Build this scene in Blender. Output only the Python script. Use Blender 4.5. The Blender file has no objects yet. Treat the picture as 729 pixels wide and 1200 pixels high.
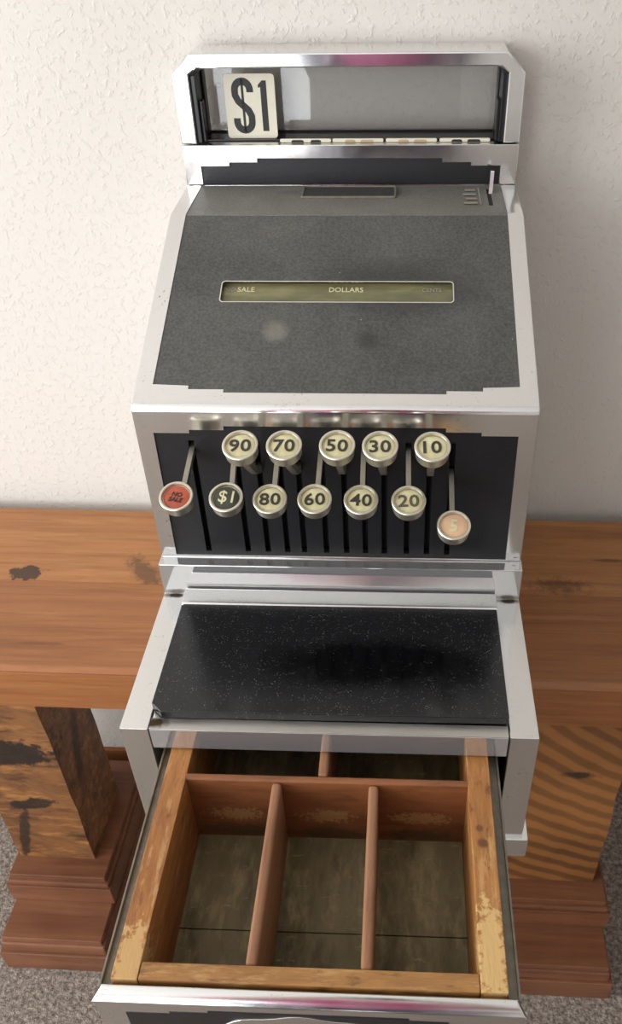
import bpy, bmesh, math, random
from mathutils import Matrix, Vector
random.seed(7)
S = bpy.context.scene
COL = S.collection

# ------------------------------------------------------------------ camera, light, exposure
FLOOR = 0.5618                       # height of the register datum above the floor
cam_d = bpy.data.cameras.new('camera')
cam = bpy.data.objects.new('camera', cam_d); COL.objects.link(cam)
cam_d.sensor_fit = 'HORIZONTAL'; cam_d.sensor_width = 36.0
cam_d.lens = 36.0 * 978.73 / 729.0
cam_d.shift_x = (364.5 - 428.5) / 729.0
cam_d.clip_start = 0.02
rt = Vector((0.99906369, 0.04097593, -0.01388234))
up = Vector((-0.01411271, 0.61198906, 0.7907403))
fw = Vector((-0.04089716, 0.789804, -0.61199433))
M = Matrix(((rt.x, up.x, -fw.x, 0.04597543), (rt.y, up.y, -fw.y, -0.34569548),
            (rt.z, up.z, -fw.z, 0.55384013 + FLOOR), (0, 0, 0, 1)))
cam.matrix_world = M
S.camera = cam

world = bpy.data.worlds.new('sky'); S.world = world
world.use_nodes = True
bg = world.node_tree.nodes['Background']
bg.inputs[0].default_value = (0.75, 0.86, 1.0, 1); bg.inputs[1].default_value = 1.0

def area(name, loc, target, sx, sy, power, col):
    l = bpy.data.lights.new(name, 'AREA'); l.shape = 'RECTANGLE'; l.size = sx; l.size_y = sy
    l.energy = power; l.color = col
    o = bpy.data.objects.new(name, l); COL.objects.link(o)
    o.location = loc
    o.rotation_euler = (Vector(target) - Vector(loc)).to_track_quat('-Z', 'Y').to_euler()
    return o
# daylight entering through the room's windows (left wall, and the wall behind the camera)
area('daylight_left_window', (-1.86, -0.75, 1.35), (0, -0.75, 1.35), 1.5, 1.3, 38, (0.995, 0.995, 0.985))
area('daylight_patio_door', (-0.75, -3.12, 1.08), (-0.75, 0, 1.08), 2.0, 2.0, 46, (0.97, 0.985, 1.0))

S.view_settings.view_transform = 'Standard'
S.view_settings.look = 'None'
S.view_settings.gamma = 1.0
S.view_settings.use_curve_mapping = False
S.view_settings.exposure = 0.27

# ------------------------------------------------------------------ material helpers
def lin(h):
    if isinstance(h, str):
        c = [int(h[i:i+2], 16) / 255 for i in (0, 2, 4)]
        return tuple(((x / 12.92) if x <= 0.04045 else ((x + 0.055) / 1.055) ** 2.4) for x in c) + (1,)
    return h
def newmat(name):
    m = bpy.data.materials.new(name); m.use_nodes = True
    nt = m.node_tree
    return m, nt, nt.nodes['Principled BSDF']
def nd(nt, t, **kw):
    n = nt.nodes.new(t)
    for k, v in kw.items():
        if k.startswith('i_'):
            n.inputs[k[2:].replace('_', ' ')].default_value = v
        else:
            setattr(n, k, v)
    return n
def coords(nt, scale=(1, 1, 1), rot=(0, 0, 0), loc=(0, 0, 0)):
    tc = nd(nt, 'ShaderNodeTexCoord'); mp = nd(nt, 'ShaderNodeMapping')
    mp.inputs['Scale'].default_value = scale; mp.inputs['Rotation'].default_value = rot
    mp.inputs['Location'].default_value = loc
    nt.links.new(tc.outputs['Object'], mp.inputs['Vector'])
    return mp.outputs[0]
def noise(nt, vec, scale, detail=4, rough=0.55, dist=0.0):
    n = nd(nt, 'ShaderNodeTexNoise'); n.inputs['Scale'].default_value = scale
    n.inputs['Detail'].default_value = detail; n.inputs['Roughness'].default_value = rough
    n.inputs['Distortion'].default_value = dist
    nt.links.new(vec, n.inputs['Vector'])
    return n.outputs['Fac']
def ramp(nt, fac, stops, interp='LINEAR'):
    r = nd(nt, 'ShaderNodeValToRGB'); cr = r.color_ramp; cr.interpolation = interp
    while len(cr.elements) < len(stops): cr.elements.new(0.5)
    for e, (p, c) in zip(cr.elements, stops):
        e.position = p; e.color = lin(c) if isinstance(c, str) else (c, c, c, 1)
    nt.links.new(fac, r.inputs[0])
    return r.outputs[0]
def mix(nt, fac, a, b, mode='MIX'):
    n = nd(nt, 'ShaderNodeMix', data_type='RGBA', blend_type=mode)
    for sock, v in ((n.inputs[0], fac), (n.inputs[6], a), (n.inputs[7], b)):
        if hasattr(v, 'links') or isinstance(v, bpy.types.NodeSocket): nt.links.new(v, sock)
        elif isinstance(v, str): sock.default_value = lin(v)
        else: sock.default_value = v
    return n.outputs[2]
def bump(nt, b, h, strength, dist=0.001):
    n = nd(nt, 'ShaderNodeBump'); n.inputs['Strength'].default_value = strength
    n.inputs['Distance'].default_value = dist
    nt.links.new(h, n.inputs['Height']); nt.links.new(n.outputs[0], b.inputs['Normal'])
def blob(nt, center, radius, wob=0.5, freq=40.0, edge=0.55, rz=0.0):
    """mask of one irregular stain or knot with its own place and outline"""
    v = coords(nt, (1, 1, 1))
    s = nd(nt, 'ShaderNodeVectorMath', operation='SUBTRACT'); s.inputs[1].default_value = center
    nt.links.new(v, s.inputs[0])
    r = nd(nt, 'ShaderNodeVectorRotate', rotation_type='EULER_XYZ'); r.inputs['Rotation'].default_value = (0, rz, 0) if isinstance(rz, float) else rz
    nt.links.new(s.outputs[0], r.inputs['Vector'])
    d = nd(nt, 'ShaderNodeVectorMath', operation='DIVIDE'); d.inputs[1].default_value = radius
    nt.links.new(r.outputs[0], d.inputs[0])
    l = nd(nt, 'ShaderNodeVectorMath', operation='LENGTH'); nt.links.new(d.outputs[0], l.inputs[0])
    nz = noise(nt, v, freq, 5, 0.65)
    m = nd(nt, 'ShaderNodeMath', operation='MULTIPLY_ADD'); m.inputs[1].default_value = wob * 2; 
    nt.links.new(nz, m.inputs[0]); nt.links.new(l.outputs['Value'], m.inputs[2])
    mr = nd(nt, 'ShaderNodeMapRange'); mr.inputs['From Min'].default_value = edge + wob; mr.inputs['From Max'].default_value = 1.0 + wob
    mr.inputs['To Min'].default_value = 1; mr.inputs['To Max'].default_value = 0
    nt.links.new(m.outputs[0], mr.inputs['Value'])
    return mr.outputs[0]
def link(nt, a, b): nt.links.new(a, b)

def plain(name, col, rough=0.5, metal=0.0, spec=0.5, var=0.0, vs=60.0, bmp=0.0, bs=300.0):
    m, nt, b = newmat(name)
    b.inputs['Metallic'].default_value = metal; b.inputs['Roughness'].default_value = rough
    b.inputs['Specular IOR Level'].default_value = spec
    v = coords(nt)
    base = lin(col)
    dark = tuple(x * (1 - var) for x in base[:3]) + (1,); lite = tuple(min(1, x * (1 + var)) for x in base[:3]) + (1,)
    link(nt, mix(nt, noise(nt, v, vs, 5), dark, lite), b.inputs['Base Color'])
    if bmp: bump(nt, b, noise(nt, v, bs, 4), bmp)
    return m

def wood(name, cols, axis='X', scale=9.0, stretch=14.0, rough=0.45, dist=1.5, stains=(), fine=0.5, bmp=0.15, wave=None, off=(0, 0, 0), spec=0.5, rot=(0, 0, 0), wear=None):
    m, nt, b = newmat(name)
    sc = [stretch] * 3; sc['XYZ'.index(axis)] = 1.0
    v0 = coords(nt, (1, 1, 1), rot)
    mp2 = nd(nt, 'ShaderNodeMapping'); mp2.inputs['Scale'].default_value = tuple(sc); mp2.inputs['Location'].default_value = off
    nt.links.new(v0, mp2.inputs['Vector']); v = mp2.outputs[0]
    n1 = noise(nt, v, scale * 0.33, 6, 0.6, dist)
    n2 = noise(nt, v, scale * 3.0, 4, 0.6, 0.3)
    big = noise(nt, coords(nt, loc=off), 7.0, 3)
    f = mix(nt, 0.25 * fine * 2, n1, n2)
    k = len(cols)
    c = ramp(nt, f, [(0.30 + 0.4 * i / (k - 1), cc) for i, cc in enumerate(cols)])
    if wave:
        vw = coords(nt, wave.get('scale3', (1, 1, 1)), wave.get('rot', (0, 0, 0)), wave.get('loc', (0, 0, 0)))
        w = nd(nt, 'ShaderNodeTexWave', wave_type=wave.get('type', 'RINGS'), wave_profile='SIN')
        if wave.get('type', 'RINGS') == 'RINGS': w.rings_direction = wave.get('dir', 'Y')
        else: w.bands_direction = wave.get('dir', 'Z')
        w.inputs['Scale'].default_value = wave['f']; w.inputs['Distortion'].default_value = wave.get('d', 2.0)
        w.inputs['Detail'].default_value = 4; w.inputs['Detail Scale'].default_value = wave.get('ds', 2.0)
        link(nt, vw, w.inputs['Vector'])
        wf = ramp(nt, w.outputs['Fac'], [(0.25, 0.0), (0.7, 1.0)])
        c = mix(nt, wave.get('amt', 0.6), c, mix(nt, wf, wave['c0'], wave['c1']))
    c = mix(nt, 0.35, c, mix(nt, ramp(nt, big, [(0.35, 0.0), (0.65, 1.0)]), cols[0], cols[-1]))
    if wear:
        for wcol, lo, hi, amt, wsc in wear:
            wv = nd(nt, 'ShaderNodeMapping'); w3 = [wsc[1]] * 3; w3['XYZ'.index(axis)] = wsc[0]
            wv.inputs['Scale'].default_value = w3; wv.inputs['Location'].default_value = (lo * 9, hi * 7, amt)
            nt.links.new(coords(nt), wv.inputs['Vector'])
            wn = ramp(nt, noise(nt, wv.outputs[0], 1.0, 6, 0.68, 0.1), [(lo, 0.0), (hi, amt)])
            c = mix(nt, wn, c, wcol)
    for st in stains:
        mk = blob(nt, *st[0])
        mm = nd(nt, 'ShaderNodeMath', operation='MULTIPLY'); mm.inputs[1].default_value = st[2]
        link(nt, mk, mm.inputs[0])
        c = mix(nt, mm.outputs[0], c, st[1])
    link(nt, c, b.inputs['Base Color'])
    b.inputs['Roughness'].default_value = rough; b.inputs['Specular IOR Level'].default_value = spec
    bump(nt, b, n2, bmp, 0.0008)
    return m

def chrome(name, col='dcdcdc', rough=0.07, wear=0.35, pit=0.12, grime=()):
    m, nt, b = newmat(name)
    b.inputs['Metallic'].default_value = 1.0
    v = coords(nt)
    n1 = noise(nt, v, 22, 5, 0.6); n2 = noise(nt, v, 420, 3, 0.6)
    spots = ramp(nt, n2, [(0.62, 0.0), (0.70, 1.0)])
    patch = ramp(nt, n1, [(0.52, 0.0), (0.68, 1.0)])
    sp = mix(nt, 1.0, spots, patch, 'MULTIPLY')
    scr = ramp(nt, noise(nt, coords(nt, (1, 9, 9), (0.3, 0.5, 0.7)), 130, 2), [(0.70, 0.0), (0.76, 0.5)])
    sp = mix(nt, 1.0, sp, scr, 'LIGHTEN')
    cc = mix(nt, sp, col, '8d8a86')
    for cen, rad in grime:
        cc = mix(nt, blob(nt, cen, rad, 0.5, 160.0, 0.4), cc, '4a4030')
    link(nt, cc, b.inputs['Base Color'])
    r = nd(nt, 'ShaderNodeMapRange'); r.inputs['To Min'].default_value = rough; r.inputs['To Max'].default_value = rough + wear * 0.25
    r.inputs['From Min'].default_value = 0.4; r.inputs['From Max'].default_value = 0.75
    link(nt, n1, r.inputs['Value']); link(nt, r.outputs[0], b.inputs['Roughness'])
    bump(nt, b, noise(nt, v, 60, 2), pit * 0.5, 0.0003)
    return m

# ------------------------------------------------------------------ materials
MT = {}
MT['chrome'] = chrome('chrome', 'e8e8e8', 0.10, 0.4, 0.10)
MT['satin'] = chrome('worn_nickel', 'e4e4e3', 0.15, 0.5, 0.10, [((sg * 0.131, -0.0705, 0.1385), (0.012, 0.0035, 0.004)) for sg in (-1, 1)])
MT['band'] = chrome('polished_band', 'cfcfcf', 0.05, 0.15, 0.04)
MT['band'].node_tree.nodes['Principled BSDF'].inputs['Metallic'].default_value = 0.78
MT['keymetal'] = chrome('key_metal', 'd9d3c3', 0.34, 0.5, 0.05)
MT['stem'] = plain('stem_steel', 'aaa598', 0.42, 0.9, var=0.35, vs=90)
MT['black'] = plain('black_enamel', '17171a', 0.38, var=0.25, vs=40, bmp=0.12, bs=700)
MT['dark'] = plain('dark_interior', '0c0b0a', 0.7, var=0.2)
MT['liner'] = plain('black_liner', '0e0e10', 0.28, var=0.2)
MT['keyink'] = plain('key_ink', '33312a', 0.5, var=0.25, vs=400)
MT['glyph'] = plain('black_paint', '1a1a1c', 0.5, var=0.15)
MT['greyglyph'] = plain('faded_ink', '55503f', 0.5, var=0.2)
MT['palefade'] = plain('rubbed_tan_print', 'b09a7c', 0.5, var=0.2)
MT['cream_print'] = plain('cream_print', 'cfc79f', 0.5, var=0.2)
MT['faint_print'] = plain('faint_print', '8d887a', 0.6, var=0.3, vs=500)
MT['flag'] = plain('ivory_enamel', 'd3cdb9', 0.32, var=0.08, vs=50)
MT['dusty'] = chrome('dusty_nickel', 'cfcdc8', 0.38, 0.6, 0.1, [((-0.117, -0.194, 0.1385), (0.012, 0.006, 0.004))])
MT['gun'] = plain('drawer_sheet_metal', '7d776a', 0.5, 0.4, var=0.5, vs=160, bmp=0.1)

def grey_cover(name, c0, c1, c2):
    m, nt, b = newmat(name)
    v = coords(nt)
    big = noise(nt, v, 14, 5, 0.6, 0.6); fine = noise(nt, v, 520, 2, 0.5)
    c = ramp(nt, big, [(0.32, c0), (0.52, c1), (0.72, c2)])
    c = mix(nt, 0.25, c, ramp(nt, fine, [(0.35, '2a2a29'), (0.65, '777570')]))
    sp = nd(nt, 'ShaderNodeTexVoronoi'); sp.inputs['Scale'].default_value = 130; link(nt, v, sp.inputs['Vector'])
    speck = ramp(nt, sp.outputs['Distance'], [(0.035, 1.0), (0.06, 0.0)])
    gate = ramp(nt, noise(nt, v, 45, 2), [(0.60, 0.0), (0.66, 1.0)])
    c = mix(nt, mix(nt, 1.0, speck, gate, 'MULTIPLY'), c, 'b8b5a8')
    for cen, rad, col, amt in (((0.045, 0.245 - 0.2, 0.348), (0.075, 0.034, 0.034), '1f1f1f', 0.6),
                               ((0.022, 0.198 - 0.2, 0.33), (0.011, 0.011, 0.03), '242424', 0.6),
                               ((-0.045, 0.205 - 0.2, 0.33), (0.012, 0.012, 0.03), '8b887a', 0.5),
                               ((0.0, 0.365 - 0.2, 0.378), (0.062, 0.014, 0.03), '3a3938', 0.6)):
        mk = blob(nt, cen, rad, 0.35, 60.0, 0.4)
        mm = nd(nt, 'ShaderNodeMath', operation='MULTIPLY'); mm.inputs[1].default_value = amt; link(nt, mk, mm.inputs[0])
        c = mix(nt, mm.outputs[0], c, col)
    link(nt, c, b.inputs['Base Color'])
    b.inputs['Roughness'].default_value = 0.5
    bump(nt, b, noise(nt, v, 900, 2), 0.25, 0.0005)
    return m
MT['cover'] = grey_cover('grey_leatherette', '3a3a39', '474746', '555451')
MT['plateau'] = grey_cover('grey_top_cover', '67655f', '75736c', '858279')

def black_glass():
    m, nt, b = newmat('dusty_black_glass')
    v = coords(nt)
    sp = nd(nt, 'ShaderNodeTexVoronoi'); sp.inputs['Scale'].default_value = 640; link(nt, v, sp.inputs['Vector'])
    speck = ramp(nt, sp.outputs['Distance'], [(0.10, 1.0), (0.22, 0.0)])
    gate = ramp(nt, noise(nt, v, 150, 3), [(0.47, 0.0), (0.60, 1.0)])
    lint = ramp(nt, noise(nt, coords(nt, (1, 3, 1), (0, 0, 0.6)), 260, 2, 0.5, 1.5), [(0.66, 0.0), (0.72, 1.0)])
    wiped = blob(nt, (0.03, -0.145, 0.1459), (0.085, 0.026, 0.05), 0.55, 28.0, 0.55)
    inv = nd(nt, 'ShaderNodeMath', operation='SUBTRACT'); inv.inputs[0].default_value = 1.0; link(nt, wiped, inv.inputs[1])
    d = mix(nt, 1.0, mix(nt, 1.0, speck, gate, 'MULTIPLY'), inv.outputs[0], 'MULTIPLY')
    film = mix(nt, inv.outputs[0], '08080a', '1c1c1e')
    film = mix(nt, mix(nt, 0.25, (0, 0, 0, 1), lint), film, '6f6f70')
    link(nt, mix(nt, d, film, '858585'), b.inputs['Base Color'])
    mr = nd(nt, 'ShaderNodeMapRange'); mr.inputs['To Min'].default_value = 0.08; mr.inputs['To Max'].default_value = 0.2
    link(nt, inv.outputs[0], mr.inputs['Value']); link(nt, mr.outputs[0], b.inputs['Roughness'])
    return m
MT['plate'] = black_glass()

def pane_mat(name, tint=(1, 1, 1, 1), base=0.04, amt=0.9):
    m = bpy.data.materials.new(name); m.use_nodes = True; nt = m.node_tree; nt.nodes.clear()
    out = nd(nt, 'ShaderNodeOutputMaterial'); tr = nd(nt, 'ShaderNodeBsdfTransparent'); gl = nd(nt, 'ShaderNodeBsdfGlossy')
    tr.inputs[0].default_value = tint; gl.inputs['Roughness'].default_value = 0.02
    fr = nd(nt, 'ShaderNodeFresnel'); fr.inputs['IOR'].default_value = 1.5
    mx = nd(nt, 'ShaderNodeMixShader'); link(nt, fr.outputs[0], mx.inputs[0])
    link(nt, tr.outputs[0], mx.inputs[1]); link(nt, gl.outputs[0], mx.inputs[2]); link(nt, mx.outputs[0], out.inputs[0])
    return m
MT['glass'] = pane_mat('clear_glass', (0.99, 0.995, 0.992, 1))
def window_strip():
    m, nt, b = newmat('olive_window_celluloid')
    v = coords(nt, (1, 4, 4))
    link(nt, ramp(nt, noise(nt, v, 18, 5, 0.6), [(0.3, '5a5944'), (0.5, '6f6d4e'), (0.72, '8a8560')]), b.inputs['Base Color'])
    b.inputs['Roughness'].default_value = 0.15
    return m
MT['strip'] = window_strip()

BX = -0.05; BY = 0.29     # bench root
def bl(x, y, z):          # datum coordinates -> bench local
    return (x - BX, y - BY, z + FLOOR)
MT['bench_back'] = wood('honey_bench_wood', ['85552f', '9c663a', 'ad7645', 'a06b3f'], 'X', 9, 16, 0.36, wear=[('7a4b28', 0.50, 0.68, 0.55, (5, 130)), ('bd8a55', 0.52, 0.70, 0.5, (4, 60))], stains=[
    ((bl(-0.352, 0.300, -0.0389), (0.02, 0.012, 0.02), 1.0, 120.0, 0.8), '2a1d14', 0.9),
    ((bl(-0.225, 0.306, -0.0389), (0.045, 0.013, 0.03), 1.0, 150.0, 0.5, (0, 0, 0.9)), '4d3320', 0.7),
    ((bl(0.210, 0.303, -0.0389), (0.034, 0.014, 0.02), 1.2, 150.0, 0.4), '3f2a1a', 0.6),
    ((bl(0.270, 0.345, -0.0389), (0.02, 0.003, 0.02), 0.4, 60.0), '4a2a18', 0.7)])
MT['bench_front'] = wood('reddish_bench_wood', ['7c4c29', '915b33', '9f683c', '8c5631'], 'X', 10, 18, 0.34, wear=[('6f4122', 0.50, 0.68, 0.55, (4, 120)), ('b07a48', 0.53, 0.70, 0.45, (4, 70))], off=(3, 1, 0), stains=[
    ((bl(-0.30, 0.20, -0.0389), (0.03, 0.003, 0.02), 0.4, 60.0), '6a3a22', 0.6)])
MT['leg_left'] = wood('rough_hewn_post_wood', ['3c2415', '5f3a20', '7d4f2b', '97673a'], 'X', 14, 6, 0.55, dist=2.0, bmp=0.7, rot=(0, -0.4, 0.2), wear=[('b07a42', 0.52, 0.66, 0.7, (14, 70)), ('2c1a0e', 0.54, 0.68, 0.8, (9, 45))],
    wave=dict(type='BANDS', dir='Z', f=9, d=14, ds=2.2, c0='3d2413', c1='93602f', amt=0.12, rot=(0, -0.45, 0)),
    stains=[((bl(-0.405, 0.213, -0.225), (0.075, 0.04, 0.026), 0.8, 70.0, 0.8, -0.08), '1a110b', 0.95),
            ((bl(-0.385, 0.213, -0.325), (0.036, 0.03, 0.012), 0.7, 90.0, 0.75, 0.25), '1c120c', 0.9),
            ((bl(-0.412, 0.213, -0.39), (0.008, 0.03, 0.07), 0.7, 90.0, 0.7, -0.25), '24170f', 0.85),
            ((bl(-0.3335, 0.25, -0.28), (0.02, 0.014, 0.07), 0.5, 40.0, 0.5, (0.3, 0, 0)), '27180f', 0.8)])
MT['leg_right'] = wood('ringed_end_grain_wood', ['5d3a1f', '8a5a30', 'a06b3a'], 'X', 8, 3, 0.5, bmp=0.4, off=(1, 5, 2),
    wave=dict(type='RINGS', dir='Y', f=14.0, d=0.9, ds=1.5, c0='46290f', c1='8f5c2d', amt=0.8, loc=(-0.47, 0.0, -0.62)),
    stains=[((bl(0.245, 0.198, -0.225), (0.03, 0.02, 0.008), 0.6, 60.0), '23160d', 0.85)])
MT['block'] = wood('mahogany_base_wood', ['54301f', '6a3f2a', '7b4f35', '8a5d40'], 'X', 8, 12, 0.4, off=(0, 2, 1))
MT['skirting'] = wood('brown_skirting_wood', ['6a4022', '7d4d2b', '8a5732'], 'X', 8, 12, 0.45)
MT['tray_wood'] = wood('worn_tray_wood', ['74421f', '97602f', 'b0743c', 'c08a50'], 'Y', 30, 7, 0.5, dist=2.0, bmp=0.4, wear=[('cfa870', 0.55, 0.66, 0.55, (30, 160)), ('4f2e1a', 0.56, 0.68, 0.7, (60, 200))], stains=[
    ((( -0.099, -0.338, 0.1165), (0.011, 0.022, 0.03), 1.3, 260.0, 0.7), 'd2ae74', 0.7),
    (((0.1, -0.330, 0.1165), (0.010, 0.034, 0.03), 1.4, 280.0, 0.7), 'dcba7c', 0.8),
    (((0.1, -0.262, 0.1165), (0.004, 0.004, 0.02), 0.3, 160.0), '5a3420', 0.8),
    (((0.0985, -0.252, 0.1165), (0.003, 0.003, 0.02), 0.3, 160.0), '5a3420', 0.7)])
MT['front_wood'] = wood('worn_front_rail_wood', ['6e4526', '8f6035', 'a9783f', 'b98a52'], 'X', 30, 7, 0.5, dist=1.0, bmp=0.4, wear=[('c9a26a', 0.53, 0.66, 0.6, (30, 160)), ('4f331c', 0.55, 0.68, 0.65, (50, 170))])
MT['rail_wood'] = wood('reddish_divider_wood', ['5f3a22', '845230', '9a6840', '8d5c38'], 'X', 30, 7, 0.5, dist=2.0, bmp=0.4, wear=[('bf9a66', 0.56, 0.68, 0.6, (25, 150)), ('47301d', 0.55, 0.68, 0.6, (45, 150))])
MT['scuffed'] = wood('scuffed_divider_wood', ['5f3a22', '84502e', '995f38', '8d5734'], 'X', 30, 7, 0.5, dist=2.0, bmp=0.4, stains=[
    (((cx_, -0.2222, 0.078), (0.020, 0.02, 0.007), 1.7, 330.0, 0.7), 'b8925f', 0.6) for cx_ in (-0.062, 0.0, 0.063)] + [
    (((cx_, -0.2222, 0.058), (0.034, 0.02, 0.010), 0.8, 120.0, 0.4), '4a4028', 0.8) for cx_ in (-0.062, 0.0, 0.063)])
MT['div_wood'] = wood('smooth_divider_wood', ['6f4830', '8f6244', 'a37856', '94694a'], 'Y', 30, 7, 0.5, dist=1.0, bmp=0.2)
MT['tray_floor'] = wood('grimy_tray_floor', ['50472e', '6d6344', '86795a', '756a4a'], 'Y', 22, 3, 0.65, dist=0.6, bmp=0.3, wear=[('a3966c', 0.50, 0.66, 0.6, (30, 80)), ('2a2416', 0.52, 0.68, 0.7, (14, 45)), ('ab9a70', 0.60, 0.68, 0.5, (180, 50))])

def carpet():
    m, nt, b = newmat('speckled_carpet')
    v = coords(nt)
    c = ramp(nt, noise(nt, v, 170, 5, 0.75), [(0.36, '665c54'), (0.5, '92867c'), (0.62, 'b6aba1')])
    link(nt, c, b.inputs['Base Color']); b.inputs['Roughness'].default_value = 0.95
    b.inputs['Specular IOR Level'].default_value = 0.1
    bump(nt, b, noise(nt, v, 190, 4, 0.7), 0.9, 0.006)
    return m
MT['carpet'] = carpet()
def plaster(name, col, strength=0.4):
    m, nt, b = newmat(name)
    v = coords(nt)
    b.inputs['Base Color'].default_value = lin(col); b.inputs['Roughness'].default_value = 0.75
    b.inputs['Specular IOR Level'].default_value = 0.25
    a = ramp(nt, noise(nt, v, 150, 4, 0.6, 0.3), [(0.50, 0.0), (0.70, 1.0)], 'EASE')
    f = noise(nt, v, 45, 3)
    h = mix(nt, 0.3, a, f)
    bump(nt, b, h, strength, 0.002)
    return m
MT['wall'] = plaster('textured_white_plaster', 'd2cdc6')
MT['plainwall'] = plain('white_paint', 'e2e1de', 0.8, var=0.03, vs=5)
MT['winframe'] = plain('white_window_paint', 'e8e6e0', 0.4, var=0.03)

# ------------------------------------------------------------------ geometry helpers
def smooth(me, ang=0.6):
    for p in me.polygons: p.use_smooth = True
    me.set_sharp_from_angle(angle=ang)
def link_obj(name, me, mat, parent=None, mtx=None):
    o = bpy.data.objects.new(name, me); COL.objects.link(o)
    if mat is not None:
        me.materials.clear(); me.materials.append(MT[mat] if isinstance(mat, str) else mat)
    if parent: o.parent = parent
    if mtx is not None: o.matrix_basis = mtx
    if len(me.polygons) > 1:
        w = o.modifiers.new('weighted_normals', 'WEIGHTED_NORMAL'); w.keep_sharp = True; w.weight = 100
    return o
def tag(o, label=None, cat=None, group=None, kind=None):
    if label: o['label'] = label
    if cat: o['category'] = cat
    if group: o['group'] = group
    if kind: o['kind'] = kind
    return o
def empty(name, loc, rz=0.0):
    o = bpy.data.objects.new(name, None); COL.objects.link(o); o.location = loc; o.rotation_euler = (0, 0, rz)
    o.empty_display_size = 0.05
    return o
class B:
    """collects shapes into one bmesh; `off` is added to every vertex"""
    def __init__(s, off=(0, 0, 0)): s.bm = bmesh.new(); s.off = Vector(off)
    def box(s, x0, x1, y0, y1, z0, z1, bev=0.0, seg=2):
        b = bmesh.new()
        bmesh.ops.create_cube(b, size=1.0)
        for v in b.verts:
            v.co = Vector(((x0 + x1) / 2 + v.co.x * (x1 - x0), (y0 + y1) / 2 + v.co.y * (y1 - y0), (z0 + z1) / 2 + v.co.z * (z1 - z0)))
        if bev: bmesh.ops.bevel(b, geom=b.edges[:], offset=bev, segments=seg, profile=0.5, affect='EDGES')
        s._take(b); return s
    def prism(s, pts, axis, a, b_, bev=0.0, seg=2, only=None):
        """pts polygon in the two other axes (in XYZ order), extruded along axis from a to b_"""
        b = bmesh.new()
        def P(p, t):
            if axis == 'X': return Vector((t, p[0], p[1]))
            if axis == 'Y': return Vector((p[0], t, p[1]))
            return Vector((p[0], p[1], t))
        v0 = [b.verts.new(P(p, a)) for p in pts]; v1 = [b.verts.new(P(p, b_)) for p in pts]
        n = len(pts)
        b.faces.new(v0); b.faces.new(v1)
        for i in range(n): b.faces.new((v0[i], v0[(i + 1) % n], v1[(i + 1) % n], v1[i]))
        bmesh.ops.recalc_face_normals(b, faces=b.faces[:])
        if only:
            for k, r in only:
                e = b.edges.get((v0[k], v1[k]))
                if e: bmesh.ops.bevel(b, geom=[e], offset=r, segments=5, profile=0.5, affect='EDGES')
        if bev: bmesh.ops.bevel(b, geom=[e for e in b.edges if e.calc_face_angle(0) > 0.5], offset=bev, segments=seg, profile=0.5, affect='EDGES')
        s._take(b); return s
    def lathe(s, prof, seg=36, mtx=None):
        b = bmesh.new(); rings = []
        for r, z in prof:
            if r < 1e-6: rings.append([b.verts.new((0, 0, z))])
            else: rings.append([b.verts.new((r * math.cos(2 * math.pi * i / seg), r * math.sin(2 * math.pi * i / seg), z)) for i in range(seg)])
        for A, C in zip(rings, rings[1:]):
            for i in range(seg):
                j = (i + 1) % seg
                vs = [A[i % len(A)], A[j % len(A)], C[j % len(C)], C[i % len(C)]]
                u = []
                for v in vs:
                    if v not in u: u.append(v)
                if len(u) > 2: b.faces.new(u)
        bmesh.ops.recalc_face_normals(b, faces=b.faces[:])
        if mtx: bmesh.ops.transform(b, matrix=mtx, verts=b.verts[:])
        s._take(b); return s
    def bar(s, pts, w, h, upv=(1, 0, 0)):
        """rectangular bar along a polyline; w across upv"""
        b = bmesh.new(); rings = []
        P = [Vector(p) for p in pts]; U = Vector(upv).normalized()
        for i, p in enumerate(P):
            t = (P[min(i + 1, len(P) - 1)] - P[max(i - 1, 0)]).normalized()
            n = t.cross(U).normalized(); u = n.cross(t).normalized()
            rings.append([b.verts.new(p + u * (sx * w / 2) + n * (sy * h / 2)) for sx, sy in ((-1, -1), (1, -1), (1, 1), (-1, 1))])
        for A, C in zip(rings, rings[1:]):
            for i in range(4): b.faces.new((A[i], A[(i + 1) % 4], C[(i + 1) % 4], C[i]))
        b.faces.new(rings[0]); b.faces.new(rings[-1])
        bmesh.ops.recalc_face_normals(b, faces=b.faces[:])
        s._take(b); return s
    def _take(s, b):
        me = bpy.data.meshes.new('t'); b.to_mesh(me); b.free()
        me.transform(Matrix.Translation(s.off)); s.bm.from_mesh(me); bpy.data.meshes.remove(me)
    def add_mesh(s, me, mtx=None):
        me = me.copy()
        if mtx: me.transform(mtx)
        me.transform(Matrix.Translation(s.off)); s.bm.from_mesh(me); bpy.data.meshes.remove(me)
        return s
    def mesh(s, name, ang=0.6):
        me = bpy.data.meshes.new(name); s.bm.to_mesh(me); s.bm.free(); smooth(me, ang); return me
    def build(s, name, mat, parent=None, mtx=None, ang=0.6):
        return link_obj(name, s.mesh(name, ang), mat, parent, mtx)

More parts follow.
